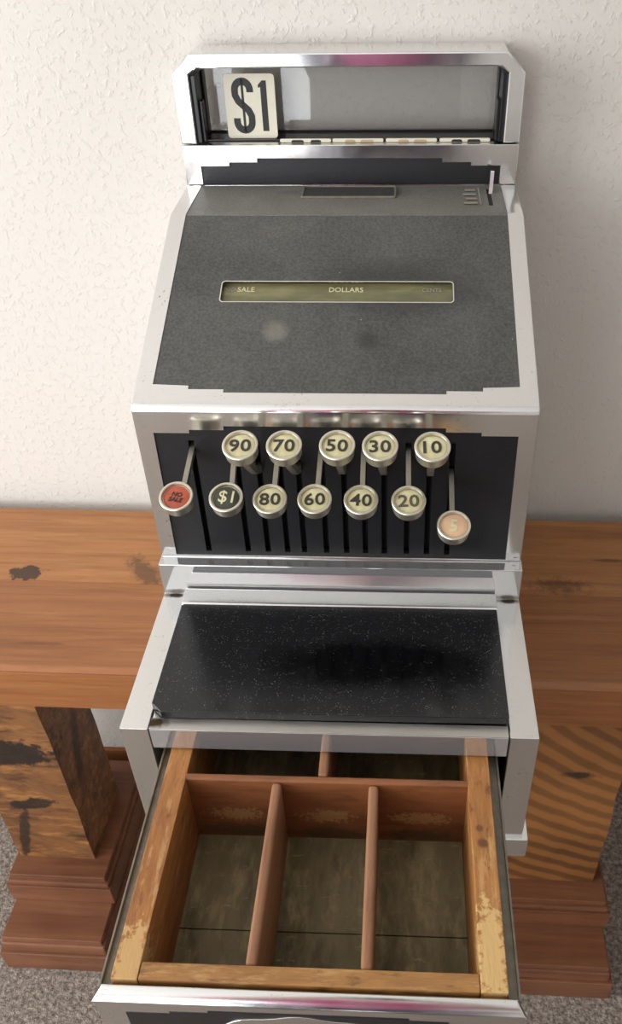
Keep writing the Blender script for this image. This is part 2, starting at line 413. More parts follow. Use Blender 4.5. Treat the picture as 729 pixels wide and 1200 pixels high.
def plate_mesh(loops, t, bev=0.0):
    """flat plate with holes: outline loops in (u, v); face at w=0, thickness t below it"""
    cu = bpy.data.curves.new('plate', 'CURVE'); cu.dimensions = '2D'; cu.fill_mode = 'BOTH'
    cu.extrude = max(t / 2 - bev, 1e-5); cu.bevel_depth = bev; cu.offset = -bev; cu.bevel_resolution = 1
    for lp in loops:
        sp = cu.splines.new('POLY'); sp.points.add(len(lp) - 1); sp.use_cyclic_u = True
        for p, q in zip(sp.points, lp): p.co = (q[0], q[1], 0, 1)
    o = bpy.data.objects.new('plate', cu); COL.objects.link(o)
    me = bpy.data.meshes.new_from_object(o)
    bpy.data.objects.remove(o); bpy.data.curves.remove(cu)
    me.transform(Matrix.Translation((0, 0, -t / 2)))
    return me
def rrect(x0, x1, y0, y1, r, n=4):
    out = []
    for cx, cy, a in ((x1 - r, y0 + r, -90), (x1 - r, y1 - r, 0), (x0 + r, y1 - r, 90), (x0 + r, y0 + r, 180)):
        for i in range(n + 1):
            t = math.radians(a + 90 * i / n); out.append((cx + r * math.cos(t), cy + r * math.sin(t)))
    return out
def frame(origin, u, v):
    u = Vector(u).normalized(); v = Vector(v).normalized(); n = u.cross(v)
    return Matrix(((u.x, v.x, n.x, origin[0]), (u.y, v.y, n.y, origin[1]), (u.z, v.z, n.z, origin[2]), (0, 0, 0, 1)))
def text_mesh(body, size, xs=1.0, bold=0.0, ext=0.0002, shear=0.0, spacing=1.0, line=0.8):
    cu = bpy.data.curves.new('text', 'FONT'); cu.body = body; cu.size = size; cu.align_x = 'CENTER'; cu.align_y = 'CENTER'
    cu.extrude = ext; cu.offset = bold; cu.shear = shear; cu.resolution_u = 3; cu.space_character = spacing; cu.space_line = line
    o = bpy.data.objects.new('text', cu); COL.objects.link(o)
    me = bpy.data.meshes.new_from_object(o)
    bpy.data.objects.remove(o); bpy.data.curves.remove(cu)
    if len(me.vertices):
        xsv = [v.co.x for v in me.vertices]; ysv = [v.co.y for v in me.vertices]
        me.transform(Matrix.Translation((-(min(xsv) + max(xsv)) / 2, -(min(ysv) + max(ysv)) / 2, 0)))
    me.transform(Matrix.Diagonal((xs, 1, 1, 1)))
    return me
def boolean(obj, cutters):
    obj.modifiers.clear()
    for c in cutters:
        md = obj.modifiers.new('cut', 'BOOLEAN'); md.operation = 'DIFFERENCE'; md.solver = 'EXACT'; md.object = c
    dg = bpy.context.evaluated_depsgraph_get(); dg.update()
    me = bpy.data.meshes.new_from_object(obj.evaluated_get(dg))
    obj.modifiers.clear(); old = obj.data; obj.data = me; bpy.data.meshes.remove(old)
    for c in cutters:
        d = c.data; bpy.data.objects.remove(c); bpy.data.meshes.remove(d)
    smooth(me, 0.6)
    w = obj.modifiers.new('weighted_normals', 'WEIGHTED_NORMAL'); w.keep_sharp = True; w.weight = 100

# ------------------------------------------------------------------ the room
YAW = -0.012
def struct(o, label, cat): return tag(o, label, cat, kind='structure')
XL, XR, YF, ZC = -1.95, 2.7, -3.2, 2.45
b = B(); b.box(XL - .1, XR + .1, YF - .1, 0.7, -0.05, 0)
struct(b.build('floor', 'carpet'), 'speckled grey-brown carpet under the wooden bench', 'floor')
b = B(); b.box(XL - .1 , XR + .1, 0, 0.08, 0, ZC)
wb = b.build('wall_back', 'wall'); wb.location = (0, 0.4325, 0); wb.rotation_euler = (0, 0, YAW)
struct(wb, 'off-white wall with knockdown plaster texture behind the cash register', 'wall')
b = B(); b.prism([(-0.0005, 0.0), (-0.0005, 0.0425), (-0.007, 0.0425), (-0.0095, 0.036), (-0.0105, 0.0)], 'X', XL, XR)
bb = b.build('baseboard_back', 'skirting'); bb.location = (0, 0.4325, 0.0); bb.rotation_euler = (0, 0, YAW)
struct(bb, 'low brown wooden skirting along the back wall', 'baseboard')
b = B(); b.box(XL, XR, YF, 0.6, ZC, ZC + .05)
struct(b.build('ceiling', 'plainwall'), 'plain white ceiling above the room', 'ceiling')
def wall_with_window(name, wname, axis, at, lo, hi, w0, w1, z0, z1, label, wl):
    b = B()
    def bx(p0, p1, za, zb_, t0=0.0, t1=0.1, bb=b, bev=0.0):
        if axis == 'X': bb.box(min(at - t0, at - t1), max(at - t0, at - t1), p0, p1, za, zb_, bev)
        else: bb.box(p0, p1, min(at - t0, at - t1), max(at - t0, at - t1), za, zb_, bev)
    bx(lo, w0, 0, ZC); bx(w1, hi, 0, ZC); bx(w0, w1, 0, z0); bx(w0, w1, z1, ZC)
    struct(b.build(name, 'plainwall'), label, 'wall')
    f = B()
    for a in ((w0, w0 + .05, z0, z1), (w1 - .05, w1, z0, z1), (w0, w1, z0, z0 + .05), (w0, w1, z1 - .05, z1), ((w0 + w1) / 2 - .02, (w0 + w1) / 2 + .02, z0, z1)):
        bx(a[0], a[1], a[2], a[3], -0.02, 0.03, f, 0.004)
    struct(f.build(wname, 'winframe'), wl, 'window')
wall_with_window('wall_left', 'window_1', 'X', XL, YF, 0.6, -1.5, 0.0, 0.7, 2.0, 'plain white wall to the left with a window', 'white framed window in the left wall')
wall_with_window('wall_front', 'window_2', 'Y', YF, XL, XR, -1.75, 0.25, 0.08, 2.08, 'plain white wall behind the viewer with a glazed door', 'white framed glazed patio door behind the viewer')
b = B(); b.box(XR, XR + .1, YF, 0.6, 0, ZC)
struct(b.build('wall_right', 'plainwall'), 'plain white wall to the far right', 'wall')

# ------------------------------------------------------------------ the bench
bench = empty('wooden_bench', (BX, BY, 0), -0.015)
tag(bench, 'heavy wooden bench with thick plank top on two stepped pedestal legs', 'bench')
TOP = FLOOR - 0.0389
b = B(); b.box(-0.75, 0.75, -0.0018, 0.1225, 0.468, TOP, 0.0012); b.build('plank', 'bench_back', bench)['label'] = 'back plank, paler honey wood with dark knots'
b = B(); b.prism([(-0.0022, TOP), (-0.0022, 0.468), (-0.122, 0.468), (-0.1245, 0.4705), (-0.1245, TOP - 0.012), (-0.1215, TOP - 0.0075), (-0.1225, TOP - 0.004), (-0.1175, TOP - 0.0005), (-0.115, TOP)], 'X', -0.75, 0.75)
b.build('plank', 'bench_front', bench, ang=1.0)['label'] = 'front plank, redder wood with a moulded front edge'
def pedestal(x0, x1, bx0, bx1, legmat, ll):
    # rough post
    b = bmesh.new(); bmesh.ops.create_cube(b, size=1.0)
    bmesh.ops.subdivide_edges(b, edges=b.edges[:], cuts=9, use_grid_fill=True)
    for v in b.verts:
        w = Vector(((x0 + x1) / 2 + v.co.x * (x1 - x0), -0.0335 + v.co.y * 0.1, 0.2934 + v.co.z * 0.35))
        if abs(v.co.z) < 0.49:
            w.x += random.uniform(-.0012, .0012) ; w.y += random.uniform(-.0012, .0012)
        v.co = w
    me = bpy.data.meshes.new('leg'); b.to_mesh(me); b.free(); smooth(me, 0.9)
    link_obj('leg', me, legmat, bench)['label'] = ll
    q = B(); q.box(bx0 + .006, bx1 - .006, -0.109, 0.048, 0.108, 0.1184, 0.002); q.box(bx0 + .002, bx1 - .002, -0.113, 0.052, 0.100, 0.109, 0.0035); q.box(bx0, bx1, -0.115, 0.054, 0.0685, 0.101, 0.0015)
    q.build('pedestal_block', 'block', bench)
    q = B(); q.box(bx0 + .004, bx1 - .004, -0.164, 0.10, 0.058, 0.0685, 0.002); q.box(bx0 + .001, bx1 - .001, -0.167, 0.104, 0.038, 0.0585, 0.004); q.box(bx0 - .004, bx1 + .004, -0.17, 0.106, 0.0, 0.039, 0.002)
    q.build('foot_block', 'block', bench)
pedestal(-0.3815, -0.2846, -0.394, -0.2590, 'leg_left', 'rough post with dark knots and cracks')
pedestal(0.232, 0.3415, 0.215, 0.3610, 'leg_right', 'post with curved ring grain')

# ------------------------------------------------------------------ the cash register
OFF = (0, -0.2, 0.0389)
reg = empty('cash_register', (0, 0.2, TOP))
tag(reg, 'antique chrome and black cash register with open wooden drawer on the bench', 'cash register')
def R(): return B(OFF)
def roff(m): return Matrix.Translation(OFF) @ m
HW = 0.1393
# --- base
b = R(); b.box(-0.1445, 0.1445, -0.003, 0.425, -0.0389, -0.016, 0.002); b.build('plinth', 'satin', reg)
for s in (-1, 1):
    b = R(); x0, x1 = sorted((s * 0.1203, s * 0.14)); b.box(x0, x1, 0, 0.42, -0.0165, 0.0998, 0.0012); b.build('side_rail', 'satin', reg)
b = R(); b.box(-0.1198, 0.1198, 0.0003, 0.010, 0.0795, 0.0990, 0.0006); b.build('drawer_band', 'band', reg)
b = R(); b.box(-0.1198, 0.1198, 0.0008, 0.0100, 0.0991, 0.0996, 0.0002); b.build('band_lip', 'dusty', reg)
b = R(); b.box(-0.1198, 0.1198, 0.0102, 0.1314, 0.088, 0.0986, 0.0006); b.build('deck', 'satin', reg)
b = R(); b.box(-0.1198, 0.1198, 0.15, 0.42, -0.016, 0.0985); b.build('inner_housing', 'dark', reg)
b = R(); b.box(-0.14, 0.14, 0.1316, 0.42, 0.0988, 0.1297, 0.0012); b.build('ledge', 'band', reg)
# polished strip in front of the ledge
b = R(); b.prism([(0.1130, 0.0990), (0.1130, 0.1058), (0.1142, 0.1070), (0.1285, 0.1080), (0.1300, 0.1070), (0.1300, 0.0990)], 'X', -0.121, 0.121, 0.0006); b.build('polished_strip', 'satin', reg)
# black glass counter plate
b = R(); b.prism([(-0.1205, 0.0165), (-0.1125, 0.0093), (0.1205, 0.0108), (0.1205, 0.1125), (-0.1205, 0.1118)], 'Z', 0.1000, 0.1070, 0.0008)
b.build('counter_plate', 'plate', reg)['label'] = 'dusty black glass plate with wiped smears'
# --- case
prof = [(0.1422, 0.1297), (0.1422, 0.2633), (0.3153, 0.3374), (0.3822, 0.3403), (0.42, 0.3403), (0.42, 0.1297)]
b = R(); b.prism(prof, 'X', -HW, HW, 0.0012, 2, only=[(1, 0.004)])
case = b.build('case', 'chrome', reg)
bpy.context.view_layer.update()
F_FRONT = frame((0, 0.1422, 0), (1, 0, 0), (0, 0, 1))
F_SLOPE = frame((0, 0.1422, 0.2633), (1, 0, 0), (0, 0.3153 - 0.1422, 0.3374 - 0.2633))
F_TOP = frame((0, 0.3153, 0.3374), (1, 0, 0), (0, 0.0669, 0.0029))
F_IND = frame((0, 0.382, 0), (1, 0, 0), (0, 0, 1))
def mirror(half):  # half outline given for +x, from bottom to top; mirrored to a full loop
    return half + [(-x, y) for x, y in reversed(half)]
kb = mirror([(0.1275, 0.1315), (0.1266, 0.2430), (0.1013, 0.2430), (0.1013, 0.2457), (0.0768, 0.2457), (0.0768, 0.2490)])
def inset(lp, d):
    return [(x - math.copysign(d, x), y) for x, y in lp]
slope_lp = mirror([(0.0767, 0.0133), (0.0767, 0.0160), (0.1015, 0.0160), (0.1015, 0.0190), (0.1267, 0.0200), (0.1267, 0.1883)])
def cutter(loop, fr, depth, above=0.004):
    me = plate_mesh([loop], depth + above); me.transform(Matrix.Translation((0, 0, above)))
    me.transform(roff(fr))
    o = bpy.data.objects.new('cutter', me); COL.objects.link(o)
    bm = bmesh.new(); bm.from_mesh(me); bmesh.ops.remove_doubles(bm, verts=bm.verts[:], dist=1e-6); bmesh.ops.recalc_face_normals(bm, faces=bm.faces[:]); bm.to_mesh(me); bm.free()
    o.matrix_world = Matrix.Translation((0, 0.2, TOP))
    return o
sl2 = [(x, y + (0.006 if y > 0.18 else 0)) for x, y in slope_lp]
boolean(case, [cutter(kb, F_FRONT, 0.016, 0.006), cutter(sl2, F_SLOPE, 0.0022, 0.006),
               cutter([(-0.1267, -0.004), (0.1267, -0.004), (0.1267, 0.072), (-0.1267, 0.072)], F_TOP, 0.0022, 0.006),
               cutter(rrect(-0.0925, 0.0865, 0.0935, 0.1205, 0.004), F_SLOPE, 0.0075, 0.002)])
case.data.materials.clear(); case.data.materials.append(MT['chrome'])
# keyboard panel with slots
SLOTX = [-0.1015, -0.0708, -0.0553, -0.0402, -0.0271, -0.0100, 0.0055, 0.0200, 0.0345, 0.0514, 0.0668, 0.0824]
holes = [[(x - 0.0021, 0.1345), (x + 0.0021, 0.1345), (x + 0.0021, 0.2360), (x - 0.0021, 0.2360)] for x in SLOTX]
me = plate_mesh([kb] + [h[::-1] for h in holes], 0.0025); me.transform(Matrix.Translation((0, 0, -0.0015))); me.transform(roff(F_FRONT))
kp = link_obj('keyboard_panel', me, 'black', reg); smooth(me, 0.5)
b = R(); b.box(-0.126, 0.126, 0.1530, 0.1575, 0.132, 0.2425); b.build('slot_backing', 'dark', reg)
# sloped cover with journal window
wl = rrect(-0.0897, 0.0835, 0.0963, 0.1177, 0.003)
me = plate_mesh([slope_lp, wl[::-1]], 0.0015, 0.0002); me.transform(Matrix.Translation((0, 0, -0.0005))); me.transform(roff(F_SLOPE))
cover = link_obj('sloped_cover', me, 'cover', reg); smooth(me, 0.5)
me = plate_mesh([rrect(-0.0915, 0.0855, 0.0945, 0.1195, 0.003)], 0.0012); me.transform(Matrix.Translation((0, 0, -0.0046))); me.transform(roff(F_SLOPE))
jw = link_obj('journal_window', me, 'strip', reg); jw['label'] = 'yellowed olive viewing window strip'
wr = rrect(-0.0889, 0.0827, 0.0971, 0.1169, 0.0024)
me = plate_mesh([wl, wr[::-1]], 0.0008); me.transform(Matrix.Translation((0, 0, -0.0003))); me.transform(roff(F_SLOPE))
link_obj('window_rim', me, 'satin', jw)
me = plate_mesh([[(-0.0895, 0.0985), (0.0833, 0.0985), (0.0833, 0.1045), (-0.0895, 0.1045)]], 0.0006); me.transform(Matrix.Translation((0, 0, -0.0042))); me.transform(roff(F_SLOPE))
def on(fr, u, v, w, rot=0.0): return roff(fr @ Matrix.Translation((u, v, w)) @ Matrix.Rotation(rot, 4, 'Z'))
bpy.data.meshes.remove(me)
for body, u, sz, mt in (('NO', -0.0835, 0.0062, 'faint_print'), ('SALE', -0.0715, 0.0066, 'cream_print'), ('DOLLARS', 0.0037, 0.0064, 'cream_print'), ('CENTS', 0.0675, 0.0050, 'faint_print')):
    me = text_mesh(body, sz, 0.95, 0.00006, 0.0001); me.transform(on(F_SLOPE, u, 0.1128, -0.0044))
    link_obj('window_lettering', me, mt, jw)
# plateau cover with slot plate, lever and printed lines
hl = [(0.1139, 0.0200), (0.1174, 0.0200), (0.1174, 0.0580), (0.1139, 0.0580)]
me = plate_mesh([[(-0.1266, -0.0006), (0.1266, -0.0006), (0.1266, 0.0668), (-0.1266, 0.0668)], hl[::-1]], 0.0014, 0.0002)
me.transform(Matrix.Translation((0, 0, -0.0005))); me.transform(roff(F_TOP))
tcv = link_obj('top_cover', me, 'plateau', reg); smooth(me, 0.5)
me = plate_mesh([rrect(-0.039, 0.0395, 0.0355, 0.0620, 0.002), rrect(-0.0372, 0.0377, 0.0373, 0.0602, 0.0015)[::-1]], 0.0018, 0.0004); me.transform(on(F_TOP, 0, 0, 0.0012)); smooth(me)
sp_ = link_obj('name_plate', me, 'gun', reg)
me = plate_mesh([rrect(-0.0372, 0.0377, 0.0373, 0.0602, 0.0015)], 0.0006); me.transform(on(F_TOP, 0, 0, 0.0004)); link_obj('plate_face', me, plain('plate_grey', '3b3b39', 0.45, var=0.3, vs=150), sp_)
me = plate_mesh([[(0.1136, 0.0197), (0.1177, 0.0197), (0.1177, 0.0583), (0.1136, 0.0583)]], 0.0002); me.transform(on(F_TOP, 0, 0, -0.0012))
lv = link_obj('lever_slot', me, 'dark', reg)
b = R(); b.bar([(0.1168, 0.364, 0.338), (0.1172, 0.366, 0.344), (0.1176, 0.3685, 0.3535), (0.1177, 0.369, 0.3545)], 0.0030, 0.0042); b.build('lever', 'chrome', lv)
for k in range(4):
    b = R(); b.box(0.094 + (0.002 if k % 2 else 0), 0.1045, 0.3365 + k * 0.0098, 0.3395 + k * 0.0098, 0.3387 + k * 0.0004, 0.33925 + k * 0.00042); b.build('printed_line', 'faint_print', tcv)
b = R(); b.box(0.1068, 0.1076, 0.3345, 0.372, 0.3388, 0.33935); 
bm_ = b.bm
for v in bm_.verts: v.co.z += (v.co.y - (0.3345 - 0.2)) * 0.0434
b.build('printed_line', 'faint_print', tcv)
# --- indicator housing at the back
ZB0, ZB1 = 0.3405, 0.3722
band_lp = [(HW, ZB0), (HW, ZB1), (-HW, ZB1), (-HW, ZB0), (-0.125, ZB0), (-0.125, 0.3551), (-0.1006, 0.3551), (-0.1006, 0.3580), (-0.0768, 0.3580), (-0.0768, 0.3613),
           (0.0768, 0.3613), (0.0768, 0.3580), (0.1006, 0.3580), (0.1006, 0.3551), (0.125, 0.3551), (0.125, ZB0)]
me = plate_mesh([band_lp], 0.003, 0.0006); me.transform(roff(F_IND)); smooth(me)
link_obj('indicator_band', me, 'chrome', reg)
b = R(); b.box(-HW + .0008, HW - .0008, 0.3852, 0.4262, ZB0, ZB1 - 0.0002, 0.0008); b.build('indicator_box', 'satin', reg)
b = R(); b.box(-0.1255, 0.1255, 0.3832, 0.3849, ZB0 + .0002, 0.3625); b.build('indicator_panel', 'black', reg)
hood_o = mirror([(HW, 0.3731), (HW, 0.4247), (0.1245, 0.4396)])
hood_i = mirror([(0.1260, 0.3725), (0.1262, 0.4248), (0.1196, 0.4292)])
hood_o2 = [(HW, 0.3731), (HW, 0.4247), (0.1245, 0.4396), (-0.1245, 0.4396), (-HW, 0.4247), (-HW, 0.3731), (-0.1260, 0.3731), (-0.1262, 0.4248), (-0.1196, 0.4292), (0.1196, 0.4292), (0.1262, 0.4248), (0.1260, 0.3731)]
me = plate_mesh([hood_o2], 0.0443, 0.0012); me.transform(roff(F_IND)); smooth(me, 0.5)
hood = link_obj('indicator_hood', me, 'chrome', reg)
# black liner: side cheeks, floor and rear frame
for s in (-1, 1):
    b = R(); x0, x1 = sorted((s * 0.1222, s * 0.1262)); b.box(x0, x1, 0.3858, 0.4255, 0.3731, 0.4235, 0.0006)
    x0, x1 = sorted((s * 0.1196, s * 0.1224)); b.box(x0, x1, 0.390, 0.399, 0.3731, 0.404, 0.0006)
    x0, x1 = sorted((s * 0.1205, s * 0.1224)); b.box(x0, x1, 0.408, 0.418, 0.3731, 0.424, 0.0006)
    b.build('liner_cheek', 'liner', hood)
b = R(); b.prism([(0.3960, 0.3724), (0.4255, 0.3724), (0.4255, 0.3745), (0.4215, 0.3745), (0.4205, 0.3732), (0.3960, 0.3732)], 'X', -0.1220, 0.1220); b.build('liner_floor', 'liner', hood)
b = R(); b.box(-0.1225, 0.1225, 0.4215, 0.4235, 0.3748, 0.4285); gp = b.build('rear_glass', 'glass', hood)
# indicator flags
def flag(x0, x1, z0, z1, y, txt, mt, raised, label):
    fr = frame((0, y, 0), (1, 0, 0), (0, 0.02 if raised else 0.0, 1))
    me = plate_mesh([rrect(x0, x1, z0, z1, 0.0028)], 0.0012, 0.0002); me.transform(roff(fr)); smooth(me)
    f = link_obj('indicator_flag', me, 'flag', reg); f['label'] = label
    def put(body, u, v, size, xs, bold):
        t = text_mesh(body, size, xs, bold, 0.00015)
        zs = [q.co.y for q in t.vertices]; h = max(zs) - min(zs); t.transform(Matrix.Diagonal((1, size / h, 1, 1)))
        t.transform(roff(fr @ Matrix.Translation((u, v, 0.00005)))); link_obj('flag_print', t, mt, f)
    return put
put = flag(-0.1028, -0.0608, 0.3734, 0.4223, 0.3925, '$1', 'glyph', True, 'raised ivory flag with black dollar figure')
def stroke(path, w):
    P = [Vector(p) for p in path]; L = []; Rr = []
    for i, p in enumerate(P):
        t = (P[min(i + 1, len(P) - 1)] - P[max(i - 1, 0)]).normalized(); n = Vector((-t.y, t.x))
        L.append(p + n * w / 2); Rr.append(p - n * w / 2)
    return [tuple(q) for q in L + Rr[::-1]]
def arc(cx, cy, rx, ry, a0, a1, n=12):
    return [(cx + rx * math.cos(math.radians(a0 + (a1 - a0) * i / n)), cy + ry * math.sin(math.radians(a0 + (a1 - a0) * i / n))) for i in range(n + 1)]
fg = [o for o in reg.children if o.name.startswith('indicator_flag')][0]
ffr = frame((0, 0.3925, 0), (1, 0, 0), (0, 0.02, 1))
sx, sw, st = -0.0878, 0.0062, 0.0056
spath = [(sx + sw, 0.4085)] + arc(sx, 0.4105, sw, 0.0062, 0, 180) + [(sx - sw, 0.4065)] + [(sx - 0.0040, 0.4020), (sx, 0.3985), (sx + 0.0040, 0.3950), (sx + sw, 0.3905)] + arc(sx, 0.3860, sw, 0.0062, 0, -180) + [(sx - sw, 0.3890)]
for lp in (stroke(spath, st), [(sx - 0.0010, 0.3785), (sx + 0.0010, 0.3785), (sx + 0.0010, 0.4182), (sx - 0.0010, 0.4182)],
           [(-0.0728, 0.3790), (-0.0678, 0.3790), (-0.0678, 0.4172), (-0.0712, 0.4172), (-0.0746, 0.4140), (-0.0746, 0.4118), (-0.0728, 0.4124)]):
    me = plate_mesh([lp], 0.0004); me.transform(roff(ffr @ Matrix.Translation((0, 0, 0.00015)))); link_obj('flag_print', me, 'glyph', fg)
for x0, x1, tx, mt in ((-0.0580, -0.0153, '70', 'glyph'), (-0.0142, 0.0282, '60', 'palefade'), (0.0300, 0.0723, '80', 'palefade'), (0.0744, 0.1160, '05', 'glyph')):
    z1 = 0.3752
    fr_y = 0.3895
    fr = frame((0, fr_y, 0), (1, 0, 0), (0, 0, 1))
    me = plate_mesh([rrect(x0, x1, 0.3723, z1, 0.0012)], 0.0012, 0.0002); me.transform(roff(fr)); smooth(me)
    f = link_obj('indicator_flag', me, 'flag', reg); f['label'] = 'lowered ivory flag, only its top edge showing'
    cxx = (x0 + x1) / 2
    if tx[0] == '7': parts = [(cxx - 0.012, cxx - 0.0015), (cxx + 0.004, cxx + 0.013)]
    else: parts = [(cxx - 0.011, cxx - 0.002), (cxx + 0.002, cxx + 0.013)]
    for (a, c) in parts:
        me = plate_mesh([[(a, 0.3724), (c, 0.3724), (c - 0.0004, 0.3738), (c - 0.0018, 0.3743), (a + 0.0018, 0.3743), (a + 0.0004, 0.3738)]], 0.0002); me.transform(roff(fr @ Matrix.Translation((0, 0, 0.0001))))
        link_obj('flag_print', me, mt, f)

# --- keys
TILT = math.radians(67)
nrm = Vector((0, -math.cos(TILT), math.sin(TILT))); vv = Vector((0, math.sin(TILT), math.cos(TILT)))
def disc_mat(name, col, col2, amt=0.5):
    m, nt, bs = newmat(name); v = coords(nt)
    link(nt, ramp(nt, noise(nt, v, 110, 4), [(0.35, col), (0.75, col2)]), bs.inputs['Base Color'])
    bs.inputs['Roughness'].default_value = 0.22
    return m
MT['face_cream'] = disc_mat('cream_key_face', 'd9d3ac', 'b8ae80')
MT['face_orange'] = disc_mat('orange_red_key_face', 'b9573d', '94452f')
MT['face_dark'] = disc_mat('dark_green_key_face', '30322b', '43463e')
MT['face_pink'] = disc_mat('faded_pink_key_face', 'd8a890', 'd9c391')
ring_me = B().lathe([(0.0, -0.0098), (0.0098, -0.0098), (0.0106, -0.0090), (0.0109, -0.0024), (0.0114, -0.0014), (0.0114, -0.0005), (0.0109, 0.0), (0.0098, 0.0), (0.0092, -0.0010), (0.0091, -0.0022), (0.0, -0.0022)], 40).mesh('key', 0.5)
face_me = B().lathe([(0.0, -0.0010), (0.006, -0.0012), (0.0084, -0.0016), (0.0088, -0.0021)], 40).mesh('key_face', 0.8)
KEYS = [('NO\nSALE', -0.1023, 0.2259, 0, 'face_orange', 'glyph'), ('$1', -0.0690, 0.2257, 1, 'face_dark', 'cream_print'), ('80', -0.0399, 0.2248, 3, 'face_cream', 'glyph'),
        ('60', -0.0102, 0.2253, 5, 'face_cream', 'glyph'), ('40', 0.0204, 0.2251, 7, 'face_cream', 'glyph'), ('20', 0.0517, 0.2249, 9, 'face_cream', 'glyph'),
        ('5', 0.0822, 0.2048, 11, 'face_pink', 'cream_print'), ('90', -0.0553, 0.2668, 2, 'face_cream', 'glyph'), ('70', -0.0274, 0.2671, 4, 'face_cream', 'glyph'),
        ('50', 0.0061, 0.2676, 6, 'face_cream', 'glyph'), ('30', 0.0331, 0.2673, 8, 'face_cream', 'glyph'), ('10', 0.0658, 0.2671, 10, 'face_cream', 'glyph')]
KD = {'face_cream': 'round metal key with cream face numbered ', 'face_orange': 'round metal key with orange-red face lettered ', 'face_dark': 'round metal key with dark face marked ', 'face_pink': 'round metal key, pressed down, with faded pink face numbered '}
KR = [-8, -4, 2, 3, -2, 2, -4, 2, 1, -1, 1, 2]
for (tx, x, z, si, fm, gm), kr in zip(KEYS, KR):
    c = Vector((x, 0.0922, z)) + Vector(OFF)
    mtx = frame(c, (1, 0, 0), vv)
    k = link_obj('key', ring_me.copy(), 'keymetal', reg, mtx); k['label'] = KD[fm] + tx.replace('\n', ' ')
    link_obj('key_face', face_me.copy(), fm, k)
    if '\n' in tx:
        for i, wd in enumerate(tx.split('\n')):
            t = text_mesh(wd, 0.0044, 1.0, 0.00010, 0.0001, 0.15); t.transform(Matrix.Rotation(math.radians(kr), 4, 'Z') @ Matrix.Translation((0.0002, 0.0017 - 0.0040 * i, -0.0009))); link_obj('key_print', t, gm, k)
    else:
        big = 0.0124 if tx not in ('$1', '5') else 0.0125
        t = text_mesh(tx, big, 1.12 if tx not in ('$1', '5') else 0.95, 0.00026 if gm == 'glyph' else (0.0004 if tx == '5' else 0.0001), 0.0001, 0.0, 1.06)
        t.transform(Matrix.Rotation(math.radians(kr), 4, 'Z') @ Matrix.Translation((0, 0, -0.0009)))
        link_obj('key_print', t, 'greyglyph' if tx == '20' else ('keyink' if gm == 'glyph' else gm), k)
    # stem from the slot to the underside of the cap (in the key's own frame)
    inv = mtx.inverted() @ Matrix.Translation(OFF)
    sx = SLOTX[si]
    under = Vector((x, 0.0922, z)) - nrm * 0.0095
    if z > 0.25:
        pts = [(sx, 0.151, z - 0.056), (sx, 0.141, z - 0.053), (sx, 0.128, z - 0.045), (x * 0.6 + sx * 0.4, 0.108, z - 0.026), tuple(under - nrm * 0.004), tuple(under)]
    else:
        pts = [(sx, 0.151, z + 0.003), (sx, 0.140, z + 0.001), (x, 0.112, z - 0.009), tuple(under - nrm * 0.0025), tuple(under)]
    q = B(); q.bar([inv @ Vector(p) for p in pts], 0.0042 if z > 0.25 else 0.0034, 0.0050)
    if z < 0.25: q.box(-0.0014, 0.0014, -0.0050, -0.0022, -0.0145, -0.0096, 0.0004)
    q.build('key_stem', 'stem', k)

# --- drawer
ZR = 0.078; SEAM = -0.0885
b = R()
for s in (-1, 1):
    x0, x1 = sorted((s * 0.1135, s * 0.1148)); b.box(x0, x1, -0.1500, 0.145, 0.0005, 0.0728, 0.0003)
    x0, x1 = sorted((s * 0.1082, s * 0.1136)); b.box(x0, x1, -0.1500, 0.145, 0.0005, 0.0700)
b.box(-0.1135, 0.1135, -0.1500, 0.145, 0.0005, 0.002)
b.box(-0.1135, 0.1135, 0.1435, 0.145, 0.0005, 0.070)
drawer = b.build('drawer', 'gun', reg)
for s in (-1, 1):
    x0, x1 = sorted((s * 0.0930, s * 0.1078))
    b = R(); b.box(x0, x1, -0.1385 if False else -0.1482, 0.135, 0.003, ZR, 0.0008); b.build('tray_side', 'tray_wood', drawer)
b = R(); b.box(-0.0929, 0.0929, -0.1482, -0.1383, 0.003, ZR - 0.0004, 0.0012); b.build('tray_front', 'front_wood', drawer)
b = R(); b.box(-0.0929, 0.0929, 0.125, 0.135, 0.003, ZR - 0.002, 0.0008); b.build('tray_back', 'rail_wood', drawer)
b = R(); b.box(-0.0950, 0.0955, -0.0222, -0.0172, 0.003, ZR - 0.0002, 0.0016, 3); b.build('cross_divider', 'scuffed', drawer)
for x in (-0.0325, 0.0312):
    b = R(); b.box(x - 0.0032, x + 0.0032, -0.1384, -0.0221, 0.003, ZR - 0.0012, 0.0022, 3); b.build('divider', 'div_wood', drawer)
b = R(); b.box(-0.0058, 0.0008, -0.0173, 0.1252, 0.003, ZR + 0.0002, 0.0022, 3); b.build('divider', 'div_wood', drawer)
b = R(); b.box(-0.0929, 0.0929, -0.1384, SEAM - 0.0003, 0.003, 0.0117, 0.0004); b.build('floor_board', 'tray_floor', drawer)
b = R(); b.box(-0.0929, 0.0929, SEAM + 0.0003, 0.1252, 0.003, 0.0117, 0.0004); b.build('floor_board', 'tray_floor', drawer)
